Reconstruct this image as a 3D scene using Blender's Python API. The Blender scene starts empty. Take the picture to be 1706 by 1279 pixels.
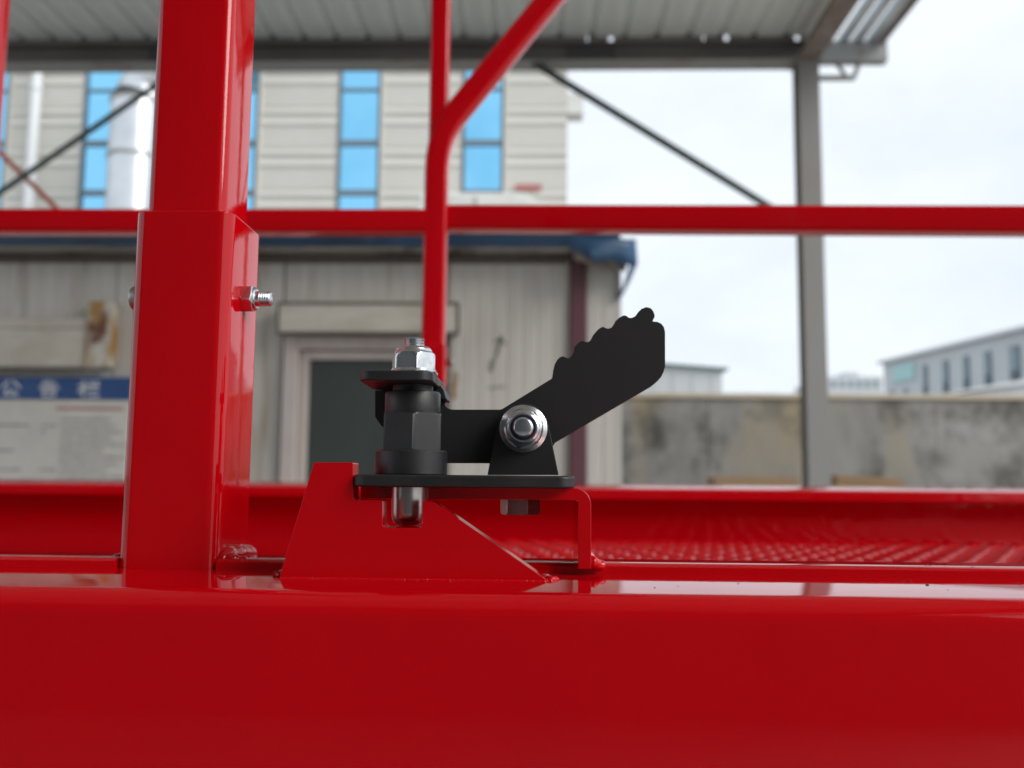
import bpy, bmesh, math, random
from mathutils import Vector, Matrix, noise

random.seed(7)
R = math.radians
SC = bpy.context.scene
COL = SC.collection

# ---------------------------------------------------------------- camera
ZC = 1.25                                   # eye height above the yard
F = 1500.0                                  # focal length in photo pixels (1706 wide)
PITCH, YAW, ROLL = R(5.92), R(1.64), R(0.5)
_fw = Vector((0, math.cos(PITCH), math.sin(PITCH)))
_up0 = Vector((0, -math.sin(PITCH), math.cos(PITCH)))
_rt = math.cos(ROLL) * Vector((1, 0, 0)) + math.sin(ROLL) * _up0
_up = math.cos(ROLL) * _up0 - math.sin(ROLL) * Vector((1, 0, 0))
_M = Matrix.Rotation(YAW, 3, 'Z')
FW, RT, UP = _M @ _fw, _M @ _rt, _M @ _up

cam_d = bpy.data.cameras.new('camera')
cam = bpy.data.objects.new('camera', cam_d)
COL.objects.link(cam)
cam.matrix_world = Matrix((
    (RT.x, UP.x, -FW.x, 0), (RT.y, UP.y, -FW.y, 0), (RT.z, UP.z, -FW.z, ZC), (0, 0, 0, 1)))
cam_d.sensor_width = 36
cam_d.lens = F / 1706 * 36
cam_d.clip_start = 0.01
cam_d.clip_end = 3000
cam_d.dof.use_dof = True
cam_d.dof.focus_distance = 0.405
cam_d.dof.aperture_fstop = 8.3
SC.camera = cam

# ---------------------------------------------------------------- sky, sun, exposure
SUN_EL, SUN_AZ = R(33), R(118)               # azimuth clockwise from +Y
world = bpy.data.worlds.new('World')
SC.world = world
world.use_nodes = True
wn, wl = world.node_tree.nodes, world.node_tree.links
wn.clear()
out = wn.new('ShaderNodeOutputWorld')
bg = wn.new('ShaderNodeBackground')
bg.inputs['Strength'].default_value = 0.10
sky = wn.new('ShaderNodeTexSky')
sky.sky_type = 'NISHITA'
sky.sun_disc = False
sky.sun_elevation = SUN_EL
sky.sun_rotation = SUN_AZ
sky.air_density = 1.0
sky.dust_density = 2.0
tc = wn.new('ShaderNodeTexCoord')
mp = wn.new('ShaderNodeMapping')
mp.inputs['Scale'].default_value = (1.0, 1.0, 2.2)
nz = wn.new('ShaderNodeTexNoise')
nz.inputs['Scale'].default_value = 2.6
nz.inputs['Detail'].default_value = 5
nz.inputs['Roughness'].default_value = 0.55
rmp = wn.new('ShaderNodeValToRGB')
rmp.color_ramp.elements[0].position = 0.36
rmp.color_ramp.elements[0].color = (5.2, 5.65, 6.15, 1)
rmp.color_ramp.elements[1].position = 0.62
rmp.color_ramp.elements[1].color = (6.05, 6.4, 6.75, 1)
mix = wn.new('ShaderNodeMixRGB')
mix.inputs['Fac'].default_value = 0.93       # unbroken cloud over the clear sky
wl.new(tc.outputs['Generated'], mp.inputs['Vector'])
wl.new(mp.outputs['Vector'], nz.inputs['Vector'])
wl.new(nz.outputs['Fac'], rmp.inputs['Fac'])
wl.new(sky.outputs['Color'], mix.inputs[1])
wl.new(rmp.outputs['Color'], mix.inputs[2])
wl.new(mix.outputs['Color'], bg.inputs['Color'])
wl.new(bg.outputs['Background'], out.inputs['Surface'])

sun_d = bpy.data.lights.new('sun', 'SUN')
sun_d.energy = 1.25
sun_d.angle = R(32)
sun_d.color = (1.0, 0.97, 0.92)
sun = bpy.data.objects.new('sun', sun_d)
COL.objects.link(sun)
_sd = Vector((math.sin(SUN_AZ) * math.cos(SUN_EL), math.cos(SUN_AZ) * math.cos(SUN_EL), math.sin(SUN_EL)))
sun.rotation_euler = _sd.to_track_quat('Z', 'Y').to_euler()
sun.location = (0, 0, 20)

SC.view_settings.view_transform = 'Standard'
SC.view_settings.look = 'None'
SC.view_settings.gamma = 1
SC.view_settings.exposure = 0.75
SC.view_settings.use_curve_mapping = False
SC.render.engine = 'CYCLES'
SC.cycles.max_bounces = 10
SC.cycles.use_denoising = True
SC.cycles.sample_clamp_indirect = 8

# ---------------------------------------------------------------- helpers
def at(u, v, Y):
    """the place at depth Y (metres in front of the camera) seen at a photo pixel"""
    r = FW * F + RT * (u - 853) + UP * (639.5 - v)
    p = r * (Y / r.y)
    return Vector((p.x, p.y, p.z + ZC))

def px(u, v, Y): return at(u, v, Y).x
def pz(u, v, Y): return at(u, v, Y).z

def V3(x, y, z): return Vector((x, y, z + ZC))

def wpos(o):
    p = Vector((0, 0, 0))
    while o is not None:
        p += o.location
        o = o.parent
    return p

def tag(o, label, cat, group=None, kind=None):
    if label: o['label'] = label
    if cat: o['category'] = cat
    if group: o['group'] = group
    if kind: o['kind'] = kind
    return o

def thing(name, loc, label, cat, group=None):
    o = bpy.data.objects.new(name, None)
    o.empty_display_size = 0.05
    COL.objects.link(o)
    o.location = loc
    return tag(o, label, cat, group)

def obj(name, bm, mat, parent=None, bevel=0, segs=2, smooth=30, origin=None, kind=None):
    me = bpy.data.meshes.new(name)
    bmesh.ops.recalc_face_normals(bm, faces=bm.faces[:])
    o = bpy.data.objects.new(name, me)
    base = wpos(parent) if parent else Vector((0, 0, 0))
    org = Vector(origin) if origin is not None else (base if parent else Vector((0, 0, 0)))
    bmesh.ops.translate(bm, verts=bm.verts[:], vec=-org)
    if smooth:
        for f in bm.faces: f.smooth = True
        c = math.cos(R(smooth))
        for e in bm.edges:
            if len(e.link_faces) == 2:
                if e.link_faces[0].normal.dot(e.link_faces[1].normal) < c: e.smooth = False
    bm.to_mesh(me)
    bm.free()
    COL.objects.link(o)
    if parent: o.parent = parent
    o.location = org - base
    if mat: me.materials.append(mat)
    if bevel:
        m = o.modifiers.new('bevel', 'BEVEL')
        m.width = bevel; m.segments = segs; m.limit_method = 'ANGLE'; m.angle_limit = R(30)
        m.harden_normals = True
    if kind: o['kind'] = kind
    return o

def dup(o, loc, parent=None):
    c = o.copy()
    COL.objects.link(c)
    c.parent = parent
    c.location = Vector(loc) - (wpos(parent) if parent else Vector((0, 0, 0)))
    return c

def box(bm, x0, x1, y0, y1, z0, z1):
    v = [bm.verts.new(p) for p in ((x0, y0, z0), (x1, y0, z0), (x1, y1, z0), (x0, y1, z0),
                                   (x0, y0, z1), (x1, y0, z1), (x1, y1, z1), (x0, y1, z1))]
    for q in ((0, 3, 2, 1), (4, 5, 6, 7), (0, 1, 5, 4), (1, 2, 6, 5), (2, 3, 7, 6), (3, 0, 4, 7)):
        bm.faces.new([v[i] for i in q])
    return v

def bbox(*a):
    bm = bmesh.new(); box(bm, *a); return bm

def prism(bm, pts, y0, y1):
    """polygon of (x, z) pairs pushed from depth y0 to y1"""
    a = [bm.verts.new((p[0], y0, p[1])) for p in pts]
    b = [bm.verts.new((p[0], y1, p[1])) for p in pts]
    bm.faces.new(a); bm.faces.new(b[::-1])
    n = len(pts)
    for i in range(n):
        bm.faces.new((a[i], b[i], b[(i + 1) % n], a[(i + 1) % n]))

def flat(bm, pts, z0, z1):
    """polygon of (x, y) pairs pushed from z0 to z1"""
    a = [bm.verts.new((p[0], p[1], z0)) for p in pts]
    b = [bm.verts.new((p[0], p[1], z1)) for p in pts]
    bm.faces.new(a[::-1]); bm.faces.new(b)
    n = len(pts)
    for i in range(n):
        bm.faces.new((a[i], a[(i + 1) % n], b[(i + 1) % n], b[i]))

def rrect(x0, x1, y0, y1, r, n=6):
    pts = []
    for cx, cy, a0 in ((x1 - r, y1 - r, 0), (x0 + r, y1 - r, 90), (x0 + r, y0 + r, 180), (x1 - r, y0 + r, 270)):
        for k in range(n + 1):
            a = R(a0 + 90 * k / n)
            pts.append((cx + r * math.cos(a), cy + r * math.sin(a)))
    return pts

def round_poly(pts, rad, n=5):
    """round the corners of a closed 2D polygon; rad: one radius or one per corner"""
    out = []
    N = len(pts)
    for i in range(N):
        r = rad[i] if isinstance(rad, (list, tuple)) else rad
        p, a, b = Vector(pts[i]), Vector(pts[i - 1]), Vector(pts[(i + 1) % N])
        if r <= 0: out.append(tuple(p)); continue
        d1, d2 = (a - p), (b - p)
        l1, l2 = d1.length, d2.length
        d1.normalize(); d2.normalize()
        ang = math.acos(max(-1, min(1, d1.dot(d2))))
        t = min(r / math.tan(ang / 2), l1 * .49, l2 * .49)
        s, e = p + d1 * t, p + d2 * t
        for k in range(n + 1):
            w = k / n
            q = (1 - w) ** 2 * s + 2 * w * (1 - w) * p + w * w * e
            out.append(tuple(q))
    return out

def lathe(bm, prof, c, axis='Z', seg=48, rfun=None):
    """prof: list of (radius, height); rfun(theta, radius) may reshape a ring"""
    rings = []
    for r, h in prof:
        ring = []
        for k in range(seg):
            t = 2 * math.pi * k / seg
            rr = rfun(t, r) if rfun else r
            x, y = rr * math.cos(t), rr * math.sin(t)
            if axis == 'Z': p = (c[0] + x, c[1] + y, c[2] + h)
            elif axis == 'X': p = (c[0] + h, c[1] + x, c[2] + y)
            else: p = (c[0] + x, c[1] + h, c[2] + y)
            ring.append(bm.verts.new(p))
        rings.append(ring)
    for a, b in zip(rings, rings[1:]):
        for k in range(seg):
            bm.faces.new((a[k], a[(k + 1) % seg], b[(k + 1) % seg], b[k]))
    bm.faces.new(rings[0][::-1]); bm.faces.new(rings[-1])

def hexr(flat_r, rot):
    def f(t, r):
        a = (t - rot) % (math.pi / 3) - math.pi / 6
        return min(flat_r / math.cos(a), r)
    return f

def tube_path(bm, pts, w, d, r, up=Vector((0, 1, 0)), n=4):
    """rounded rectangular tube along a path; w across, d along 'up'"""
    prof = rrect(-w / 2, w / 2, -d / 2, d / 2, r, n)
    pts = [Vector(p) for p in pts]
    rings = []
    for i, p in enumerate(pts):
        if i == 0: t = (pts[1] - p).normalized()
        elif i == len(pts) - 1: t = (p - pts[i - 1]).normalized()
        else: t = ((p - pts[i - 1]).normalized() + (pts[i + 1] - p).normalized()).normalized()
        s = t.cross(up).normalized()
        k = 1.0
        if 0 < i < len(pts) - 1:
            k = 1 / max(.5, t.dot((pts[i + 1] - p).normalized()))
        rings.append([bm.verts.new(p + s * (a * k) + up * b) for a, b in prof])
    m = len(prof)
    for a, b in zip(rings, rings[1:]):
        for k in range(m):
            bm.faces.new((a[k], a[(k + 1) % m], b[(k + 1) % m], b[k]))
    bm.faces.new(rings[0][::-1]); bm.faces.new(rings[-1])

def rod(bm, a, b, r, seg=12):
    a, b = Vector(a), Vector(b)
    q = (b - a).to_track_quat('Z', 'Y')
    ra = [bm.verts.new(a + q @ Vector((r * math.cos(2 * math.pi * k / seg), r * math.sin(2 * math.pi * k / seg), 0))) for k in range(seg)]
    rb = [bm.verts.new(b + q @ Vector((r * math.cos(2 * math.pi * k / seg), r * math.sin(2 * math.pi * k / seg), 0))) for k in range(seg)]
    for k in range(seg):
        bm.faces.new((ra[k], ra[(k + 1) % seg], rb[(k + 1) % seg], rb[k]))
    bm.faces.new(ra[::-1]); bm.faces.new(rb)

# ---------------------------------------------------------------- materials
MATS = {}
def mat(name, col, rough=.5, metal=0, coat=0, coat_rough=.03, bump=None, var=None, spec=.5, rvar=None):
    """bump: (scale, strength, distance) list; var: list of (scale, colour, low, high, stretch)"""
    m = bpy.data.materials.new(name)
    m.use_nodes = True
    nt = m.node_tree
    b = nt.nodes['Principled BSDF']
    b.inputs['Base Color'].default_value = (*col, 1)
    b.inputs['Roughness'].default_value = rough
    b.inputs['Metallic'].default_value = metal
    b.inputs['Specular IOR Level'].default_value = spec
    b.inputs['Coat Weight'].default_value = coat
    b.inputs['Coat Roughness'].default_value = coat_rough
    b.inputs['Coat IOR'].default_value = 1.48
    tco = nt.nodes.new('ShaderNodeTexCoord')
    def nse(scale, detail=5, stretch=(1, 1, 1), seed=0):
        mpn = nt.nodes.new('ShaderNodeMapping')
        mpn.inputs['Scale'].default_value = stretch
        mpn.inputs['Location'].default_value = (seed * 3.7, seed * 1.3, seed * 2.1)
        n = nt.nodes.new('ShaderNodeTexNoise')
        n.inputs['Scale'].default_value = scale
        n.inputs['Detail'].default_value = detail
        n.inputs['Roughness'].default_value = .6
        nt.links.new(tco.outputs['Object'], mpn.inputs['Vector'])
        nt.links.new(mpn.outputs['Vector'], n.inputs['Vector'])
        return n.outputs['Fac']
    if var:
        cur = None
        for i, (scale, c2, lo, hi, st) in enumerate(var):
            mr = nt.nodes.new('ShaderNodeMapRange')
            mr.inputs['From Min'].default_value = lo
            mr.inputs['From Max'].default_value = hi
            nt.links.new(nse(scale, 6, st, i + 1), mr.inputs['Value'])
            mx = nt.nodes.new('ShaderNodeMixRGB')
            if cur is None: mx.inputs[1].default_value = (*col, 1)
            else: nt.links.new(cur, mx.inputs[1])
            mx.inputs[2].default_value = (*c2, 1)
            nt.links.new(mr.outputs['Result'], mx.inputs['Fac'])
            cur = mx.outputs['Color']
        nt.links.new(cur, b.inputs['Base Color'])
    if rvar:
        scale, lo, hi = rvar
        mr = nt.nodes.new('ShaderNodeMapRange')
        mr.inputs['From Min'].default_value = .35
        mr.inputs['From Max'].default_value = .65
        mr.inputs['To Min'].default_value = lo
        mr.inputs['To Max'].default_value = hi
        nt.links.new(nse(scale, 4, (1, 1, 1), 9), mr.inputs['Value'])
        nt.links.new(mr.outputs['Result'], b.inputs['Roughness'])
    if coat:
        mr = nt.nodes.new('ShaderNodeMapRange')
        mr.inputs['From Min'].default_value = .35
        mr.inputs['From Max'].default_value = .75
        mr.inputs['To Min'].default_value = coat_rough * .6
        mr.inputs['To Max'].default_value = coat_rough * 2.6
        nt.links.new(nse(55, 8, (1, 1, 1), 31), mr.inputs['Value'])
        nt.links.new(mr.outputs['Result'], b.inputs['Coat Roughness'])
    if bump:
        prev = None
        for i, (scale, strength, dist, st) in enumerate(bump):
            bn = nt.nodes.new('ShaderNodeBump')
            bn.inputs['Strength'].default_value = strength
            bn.inputs['Distance'].default_value = dist
            nt.links.new(nse(scale, 3, st, i + 20), bn.inputs['Height'])
            if prev: nt.links.new(prev, bn.inputs['Normal'])
            prev = bn.outputs['Normal']
        nt.links.new(prev, b.inputs['Normal'])
        if coat: nt.links.new(prev, b.inputs['Coat Normal'])
    MATS[name] = m
    return m

U = (1, 1, 1)
RED = mat('red_gloss_paint', (.57, .0003, .0045), .32, coat=1, coat_rough=.03, spec=0,
          bump=[(26, .012, .003, U), (160, .04, .0006, U), (900, .02, .0002, U)], var=[(9, (.53, .0003, .0045), .4, .7, U)])
RED_FAR = mat('red_rail_paint', (.57, .0003, .006), .32, coat=1, coat_rough=.05, spec=0, bump=[(14, .12, .006, U)])
BLACK = mat('black_powder_coat', (.018, .0178, .0195), .42, spec=.5, bump=[(1500, .32, .0003, U)], rvar=(60, .36, .52))
BLACKG = mat('black_satin_coat', (.019, .0178, .0192), .45, spec=.45, bump=[(900, .15, .0002, U)], var=[(700, (.05, .045, .045), .72, .8, U)])
ZINC = mat('zinc_plate', (.74, .76, .79), .24, 1, bump=[(260, .12, .0004, U)], var=[(190, (.52, .51, .50), .45, .75, U)])
ZINC_D = mat('dull_zinc', (.44, .42, .40), .38, 1, bump=[(300, .2, .0004, U)], var=[(150, (.30, .24, .20), .5, .75, U)])
PINM = mat('ground_steel', (.62, .60, .58), .28, 1, bump=[(900, .05, .0002, (1, 1, .05))])
NYLON = mat('dark_blue_nylon', (.008, .011, .035), .4)
WELD = mat('painted_weld', (.57, .0003, .0045), .25, coat=1, coat_rough=.05, spec=0, bump=[(250, .2, .0008, U)])
GROUND = mat('yard_concrete', (.38, .37, .35), .9, bump=[(6, .3, .01, U)], var=[(.6, (.30, .29, .275), .4, .7, U), (5, (.40, .39, .37), .5, .8, U)])
SHEET = mat('roof_sheet_underside', (.78, .79, .74), .55, spec=.3, var=[(1.1, (.62, .62, .57), .45, .75, (1, .3, 1))])
STEELP = mat('grey_primer_steel', (.30, .29, .27), .6, var=[(2.5, (.22, .15, .11), .55, .72, (1, 1, .4))], bump=[(40, .2, .004, U)])
STEELC = mat('weathered_column_paint', (.27, .265, .255), .55, var=[(2, (.28, .21, .17), .5, .75, (1, 1, .3)), (9, (.28, .265, .26), .45, .75, U)])
STEELD = mat('dark_beam_paint', (.17, .155, .145), .6, var=[(1.6, (.22, .20, .18), .4, .7, U)])
BACKW = mat('grey_blocker_sheet', (.16, .16, .16), .6)  # for the added, unseen wall behind the camera
STEELL = mat('light_grey_steel', (.36, .37, .38), .6, var=[(3, (.28, .27, .26), .5, .7, U)])
GUSS = mat('dark_plate', (.10, .10, .105), .6)
BROWNB = mat('rusty_rafter_paint', (.22, .165, .135), .7, var=[(5, (.30, .25, .22), .45, .7, U)])
GALV = mat('galvanised_sheet', (.55, .58, .60), .42, .6, var=[(4, (.42, .44, .46), .45, .7, U)])
GREENR = mat('dark_green_rod_paint', (.06, .085, .075), .5)
ORANGR = mat('orange_primer_rod_paint', (.62, .10, .03), .6)
SIDING = mat('beige_siding', (.66, .645, .595), .6, var=[(.7, (.60, .585, .535), .4, .7, U)], bump=[(30, .1, .004, (1, 1, 6))])
FRAMEB = mat('window_frame_paint', (.16, .21, .25), .5)
GLASSB = mat('blue_mirror_glass', (.29, .69, .97), .06, 1, bump=[(.8, .08, .02, U)], var=[(.5, (.21, .58, .86), .45, .75, U)])
WALLC = mat('cabin_panel', (.60, .57, .525), .55, var=[(1.1, (.46, .415, .365), .45, .75, (1, 1, .35)), (7, (.64, .615, .58), .45, .7, (2, 1, .12)), (3.0, (.32, .25, .18), .60, .76, (2.6, 1, .22))],
            bump=[(9, .1, .01, (1, 1, .2))])
WHITEP = mat('white_panel', (.74, .74, .70), .55, var=[(3, (.62, .61, .57), .45, .7, U)])
SOFF = mat('stained_soffit', (.45, .42, .38), .7, var=[(4, (.16, .12, .10), .5, .65, (1, 1, 1))])
BLUEF = mat('blue_flashing', (.035, .12, .25), .45, var=[(1.6, (.015, .04, .085), .4, .7, U), (14, (.25, .34, .42), .66, .74, U)])
BLUE_SHD = mat('shaded_blue_edge', (.022, .062, .125), .5, var=[(1.4, (.012, .03, .06), .4, .7, (1, 1, 3)), (10, (.06, .10, .14), .62, .74, U)])  # flashing blue with the roof edge's shade darkened into the colour
BLUES = mat('blue_sign', (.02, .075, .24), .5, var=[(5, (.03, .09, .27), .4, .7, U)])
PAPER = mat('printed_board', (.70, .67, .62), .6, var=[(5, (.62, .595, .55), .4, .7, U)])
INK = mat('grey_print', (.26, .25, .24), .7)
INKR = mat('red_print', (.45, .16, .15), .7)
LETTER = mat('white_letter', (.80, .81, .82), .6)
BOXB = mat('stained_beige_box', (.62, .575, .50), .6, var=[(4, (.47, .41, .34), .45, .75, U), (9, (.68, .64, .57), .5, .7, (.4, 1, 2))])
RUST = mat('rusty_panel', (.64, .61, .54), .7, var=[(7, (.40, .22, .06), .44, .57, (1, 1, .5)), (9, (.17, .07, .04), .52, .62, (1, 1, .6))])
DOORF = mat('door_frame_paint', (.60, .53, .50), .5, var=[(6, (.50, .43, .41), .45, .7, (1, 1, .3))])
DOORG = mat('dark_door_panel', (.055, .066, .062), .35, var=[(2, (.075, .085, .08), .4, .7, (1, 1, .4))])
PURPLE = mat('maroon_post_paint', (.13, .05, .065), .5, var=[(4, (.13, .075, .075), .5, .72, (1, 1, .3))])
DARKM = mat('dark_brown_matt', (.12, .10, .09), .9)
CONC = mat('stained_concrete', (.31, .30, .285), .9, bump=[(18, .4, .01, U)],
           var=[(1.0, (.19, .186, .178), .42, .64, (1, 1, .7)), (3.2, (.29, .28, .265), .45, .65, (1.5, 1, .5)), (.8, (.34, .285, .19), .52, .66, (1.2, 1, .3)), (1.5, (.085, .078, .068), .48, .66, (1.1, 1, .9)), (1.6, (.40, .39, .38), .58, .74, (1, 1, .8))])
COPE = mat('coping_mortar', (.50, .42, .31), .85, var=[(3, (.55, .50, .42), .4, .7, U)], bump=[(20, .4, .01, U)])
TIMBER = mat('timber', (.36, .23, .12), .75, var=[(12, (.22, .13, .07), .45, .7, (6, .6, 6))])
FACW = mat('pale_factory_wall', (.55, .58, .60), .6, var=[(.15, (.50, .53, .55), .4, .7, U)])
FACG = mat('factory_glass', (.20, .28, .32), .25, spec=.6)
TEAL = mat('teal_sign', (.38, .62, .62), .5)
ROOFL = mat('pale_roof', (.62, .65, .66), .5)
GREENT = mat('green_roof_trim', (.05, .13, .11), .5)
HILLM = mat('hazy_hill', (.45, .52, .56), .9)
DUCTM = mat('silver_duct', (.70, .73, .76), .33, .75, bump=[(5, .15, .02, U)], var=[(2, (.60, .63, .66), .4, .7, U)])
PVC = mat('white_pipe', (.80, .82, .84), .35)
RINGM = mat('duct_ring', (.34, .34, .31), .5)

# ================================================================= setting
bm = bmesh.new()
bmesh.ops.create_grid(bm, x_segments=1, y_segments=1, size=900)
g = obj('ground', bm, GROUND, smooth=0); g['kind'] = 'structure'

# low hazy ridge at the horizon
bm = bmesh.new()
N = 60
top, bot = [], []
for i in range(N + 1):
    x = -500 + 1400 * i / N
    y = 620 + 40 * math.sin(i * .21)
    h = ZC + 6 + 7 * noise.noise((i * .23, 1.7, 0)) + 5 * noise.noise((i * .6, 5.1, 0))
    top.append(bm.verts.new((x, y + 60, max(2, h)))); bot.append((bm.verts.new((x, y, -.5)), bm.verts.new((x, y + 140, -.5))))
for i in range(N):
    bm.faces.new((bot[i][0], bot[i + 1][0], top[i + 1], top[i]))
    bm.faces.new((top[i], top[i + 1], bot[i + 1][1], bot[i][1]))
h = obj('hills', bm, HILLM, smooth=60); h['kind'] = 'structure'

# ================================================================= far tall building
YB = 18.2
bld = thing('factory_building', (-4.0, YB, 0), 'tall beige ribbed factory building with blue strip windows behind the cabin', 'building')
bx1 = px(945, 230, YB)
bx0 = -16.0
WIN = [(px(a, 230, YB), px(b, 230, YB)) for a, b in ((-54, 10), (137, 203), (360, 428), (564, 632), (771, 838))]
WIN = [(WIN[0][0] - 2 * 2.62, WIN[0][1] - 2 * 2.62), (WIN[0][0] - 2.62, WIN[0][1] - 2.62)] + WIN
bm = bbox(bx0, bx1 - .02, YB + .10, YB + 9, 0, 14.5)
obj('wall', bm, SIDING, bld, smooth=0)
bays = []
prev = bx0
for a, b in WIN:
    if a - prev > .2: bays.append((prev, a - .03))
    prev = b + .03
bays.append((prev, bx1))
BH = .90
for a, b in bays:
    w = b - a
    bm = bmesh.new()
    prof = [(.10, 0), (.02, .004)]
    for q in range(11):
        prof += [(.026, .015 + q * .038), (.020, .030 + q * .038), (.021, .046 + q * .038)]
    prof += [(.022, .46), (-.012, .49), (-.02, .53), (-.012, .565), (.026, .60), (.03, .66), (.024, .70), (-.012, .73), (-.02, .77), (-.012, .81), (.024, .835), (.026, .893), (.10, .895)]
    l = [bm.verts.new((0, y, z)) for y, z in prof]; r_ = [bm.verts.new((w, y, z)) for y, z in prof]
    for i in range(len(prof) - 1):
        bm.faces.new((l[i], r_[i], r_[i + 1], l[i + 1]))
    bm.faces.new(l[::-1]); bm.faces.new(r_)
    first = None
    for k in range(16):
        loc = Vector((a, YB, .02 + k * BH))
        if first is None:
            first = obj('siding_board', bm, SIDING, bld, smooth=0, origin=(0, 0, 0))
            first.location = loc - wpos(bld)
        else:
            dup(first, loc, bld)
    # light corner trims
    tb = bbox(a - .005, a + .05, YB - .02, YB + .09, 0, 14.5)
    obj('corner_trim', tb, SIDING, bld, smooth=0)
zb = [pz(598, v, YB) for v in (352 + 78, 320, 237, 148, 148 - 88, 148 - 110)]
rows = [(zb[0] - 2.0, zb[0] - .05), (zb[0] + .05, zb[1] - .06), (zb[1] + .06, zb[2] - .06), (zb[2] + .06, zb[3] - .025), (zb[3] + .025, zb[4] - .06), (zb[4] + .06, 13.9)]
for a, b in WIN:
    bm = bmesh.new()
    box(bm, a, a + .045, YB - .01, YB + .12, .9, 14.3)
    box(bm, b - .045, b, YB - .01, YB + .12, .9, 14.3)
    zs = [.9] + [z for z0, z1 in rows for z in (z0, z1)] + [14.3]
    for i in range(0, len(zs), 2):
        box(bm, a + .045, b - .045, YB + .005, YB + .12, zs[i], zs[i + 1])
    wf = obj('window', bm, FRAMEB, bld, smooth=0)
    for z0, z1 in rows:
        obj('pane', bbox(a + .045, b - .045, YB + .05, YB + .07, z0, z1), GLASSB, wf, smooth=0)
# small wall box at the corner
p = at(955, 172, YB)
obj('wall_box', bbox(bx1 + .002, bx1 + .34, YB + .05, YB + .5, p.z - .2, p.z + .25), WHITEP, bld, bevel=.01, smooth=0)
# white canopy over the factory entrance, and a faded red sign
YA = YB - .9
z0, z1 = pz(800, 392, YA), pz(800, 320, YA)
bm = bmesh.new()
prism(bm, [(px(686, 340, YA), z0), (px(903, 340, YA), z0), (px(900, 340, YA), z1 - .22), (px(872, 320, YA), z1), (px(700, 320, YA), z1)], YA, YB - .03)
en = obj('entrance_canopy', bm, WHITEP, bld, bevel=.05, smooth=0)
obj('canopy_seam', bbox(px(790, 340, YA), px(794, 340, YA), YA - .02, YA - .002, z0, z1 - .1), RINGM, en, smooth=0)
obj('red_sign', bbox(px(858, 314, YB), px(902, 314, YB), YB - .06, YB - .03, pz(880, 318, YB), pz(880, 308, YB)), INKR, bld, smooth=0)
# white rain pipe
pp = thing('drain_pipe', (px(55, 230, YB - .25), YB - .25, 0), 'thin white rain pipe down the beige factory wall', 'pipe')
bm = bmesh.new(); lathe(bm, [(.10, 0), (.10, 13)], (pp.location.x, pp.location.y, 0), seg=20)
obj('pipe', bm, PVC, pp)
for zz in (pz(55, 150, YB - .25), pz(55, 345, YB - .25), 3.0):
    bm = bmesh.new(); lathe(bm, [(.118, 0), (.125, .01), (.125, .07), (.118, .08)], (pp.location.x, pp.location.y, zz), seg=20)
    obj('pipe_clip', bm, PVC, pp)
# fat silver duct
DY = YB - 1.2
dc = px(223, 260, DY); dr = (px(256, 260, DY) - px(181, 260, DY)) / 2 + .02
dd = thing('ventilation_duct', (dc, DY, 0), 'fat silver ventilation duct with dark joint rings beside the red post', 'duct')
jz = [pz(216, v, DY) for v in (458, 362, 264, 172, 60)]
bm = bmesh.new()
lathe(bm, [(dr, .05), (dr, jz[3])], (dc, DY, 0), seg=40)
obj('duct_body', bm, DUCTM, dd)
bm = bmesh.new()
prevc = Vector((dc, DY, jz[3]))
path = [prevc] + [Vector((dc + .9 * (1 - math.cos(R(a))), DY + .1, jz[3] + .9 * math.sin(R(a)))) for a in (15, 30, 45)] + [Vector((dc + 1.9, DY + .3, jz[3] + 2.4))]
rings = []
for i, c in enumerate(path):
    t = (path[min(i + 1, len(path) - 1)] - path[max(i - 1, 0)]).normalized()
    q = t.to_track_quat('Z', 'Y')
    rings.append([bm.verts.new(c + q @ Vector((dr * .98 * math.cos(2 * math.pi * k / 32), dr * .98 * math.sin(2 * math.pi * k / 32), 0))) for k in range(32)])
for a, b in zip(rings, rings[1:]):
    for k in range(32): bm.faces.new((a[k], a[(k + 1) % 32], b[(k + 1) % 32], b[k]))
obj('duct_elbow', bm, DUCTM, dd, smooth=60)
for zz in jz[:4]:
    bm = bmesh.new(); lathe(bm, [(dr, -.03), (dr + .03, -.03), (dr + .03, .03), (dr, .03)], (dc, DY, zz), seg=40)
    obj('joint_ring', bm, RINGM, dd)

# ================================================================= steel shed roof over the yard
YE = 8.5
zbt, zbb = pz(853, 73, YE), pz(853, 106, YE)
cx = px(1347, 300, YE)
shed = thing('steel_canopy', (cx, YE, 0), 'grey steel canopy with corrugated roof sheets, column and tie rods', 'canopy')
RX0, RY0 = -6.6, -5.2
zr = zbt + .035
# roof sheets: one trapezoid rib each, running front to back
SW = .315
bm = bmesh.new()
prof = [(0, 0), (.055, 0), (.085, .035), (.115, .035), (.145, 0), (.23, 0), (.235, .006), (.24, 0), (SW, 0)]
y0, y1 = RY0, YE - .06
va = [bm.verts.new((x, y0, z)) for x, z in prof]; vb = [bm.verts.new((x, y1, z)) for x, z in prof]
vc = [bm.verts.new((x, y0, z + .012)) for x, z in prof]; vd = [bm.verts.new((x, y1, z + .012)) for x, z in prof]
for i in range(len(prof) - 1):
    bm.faces.new((va[i], va[i + 1], vb[i + 1], vb[i])); bm.faces.new((vc[i], vd[i], vd[i + 1], vc[i + 1]))
    bm.faces.new((va[i], vc[i], vc[i + 1], va[i + 1])); bm.faces.new((vb[i], vb[i + 1], vd[i + 1], vd[i]))
bm.faces.new((va[0], vb[0], vd[0], vc[0])); bm.faces.new((va[-1], vc[-1], vd[-1], vb[-1]))
first = None
x = cx + .02
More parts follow.
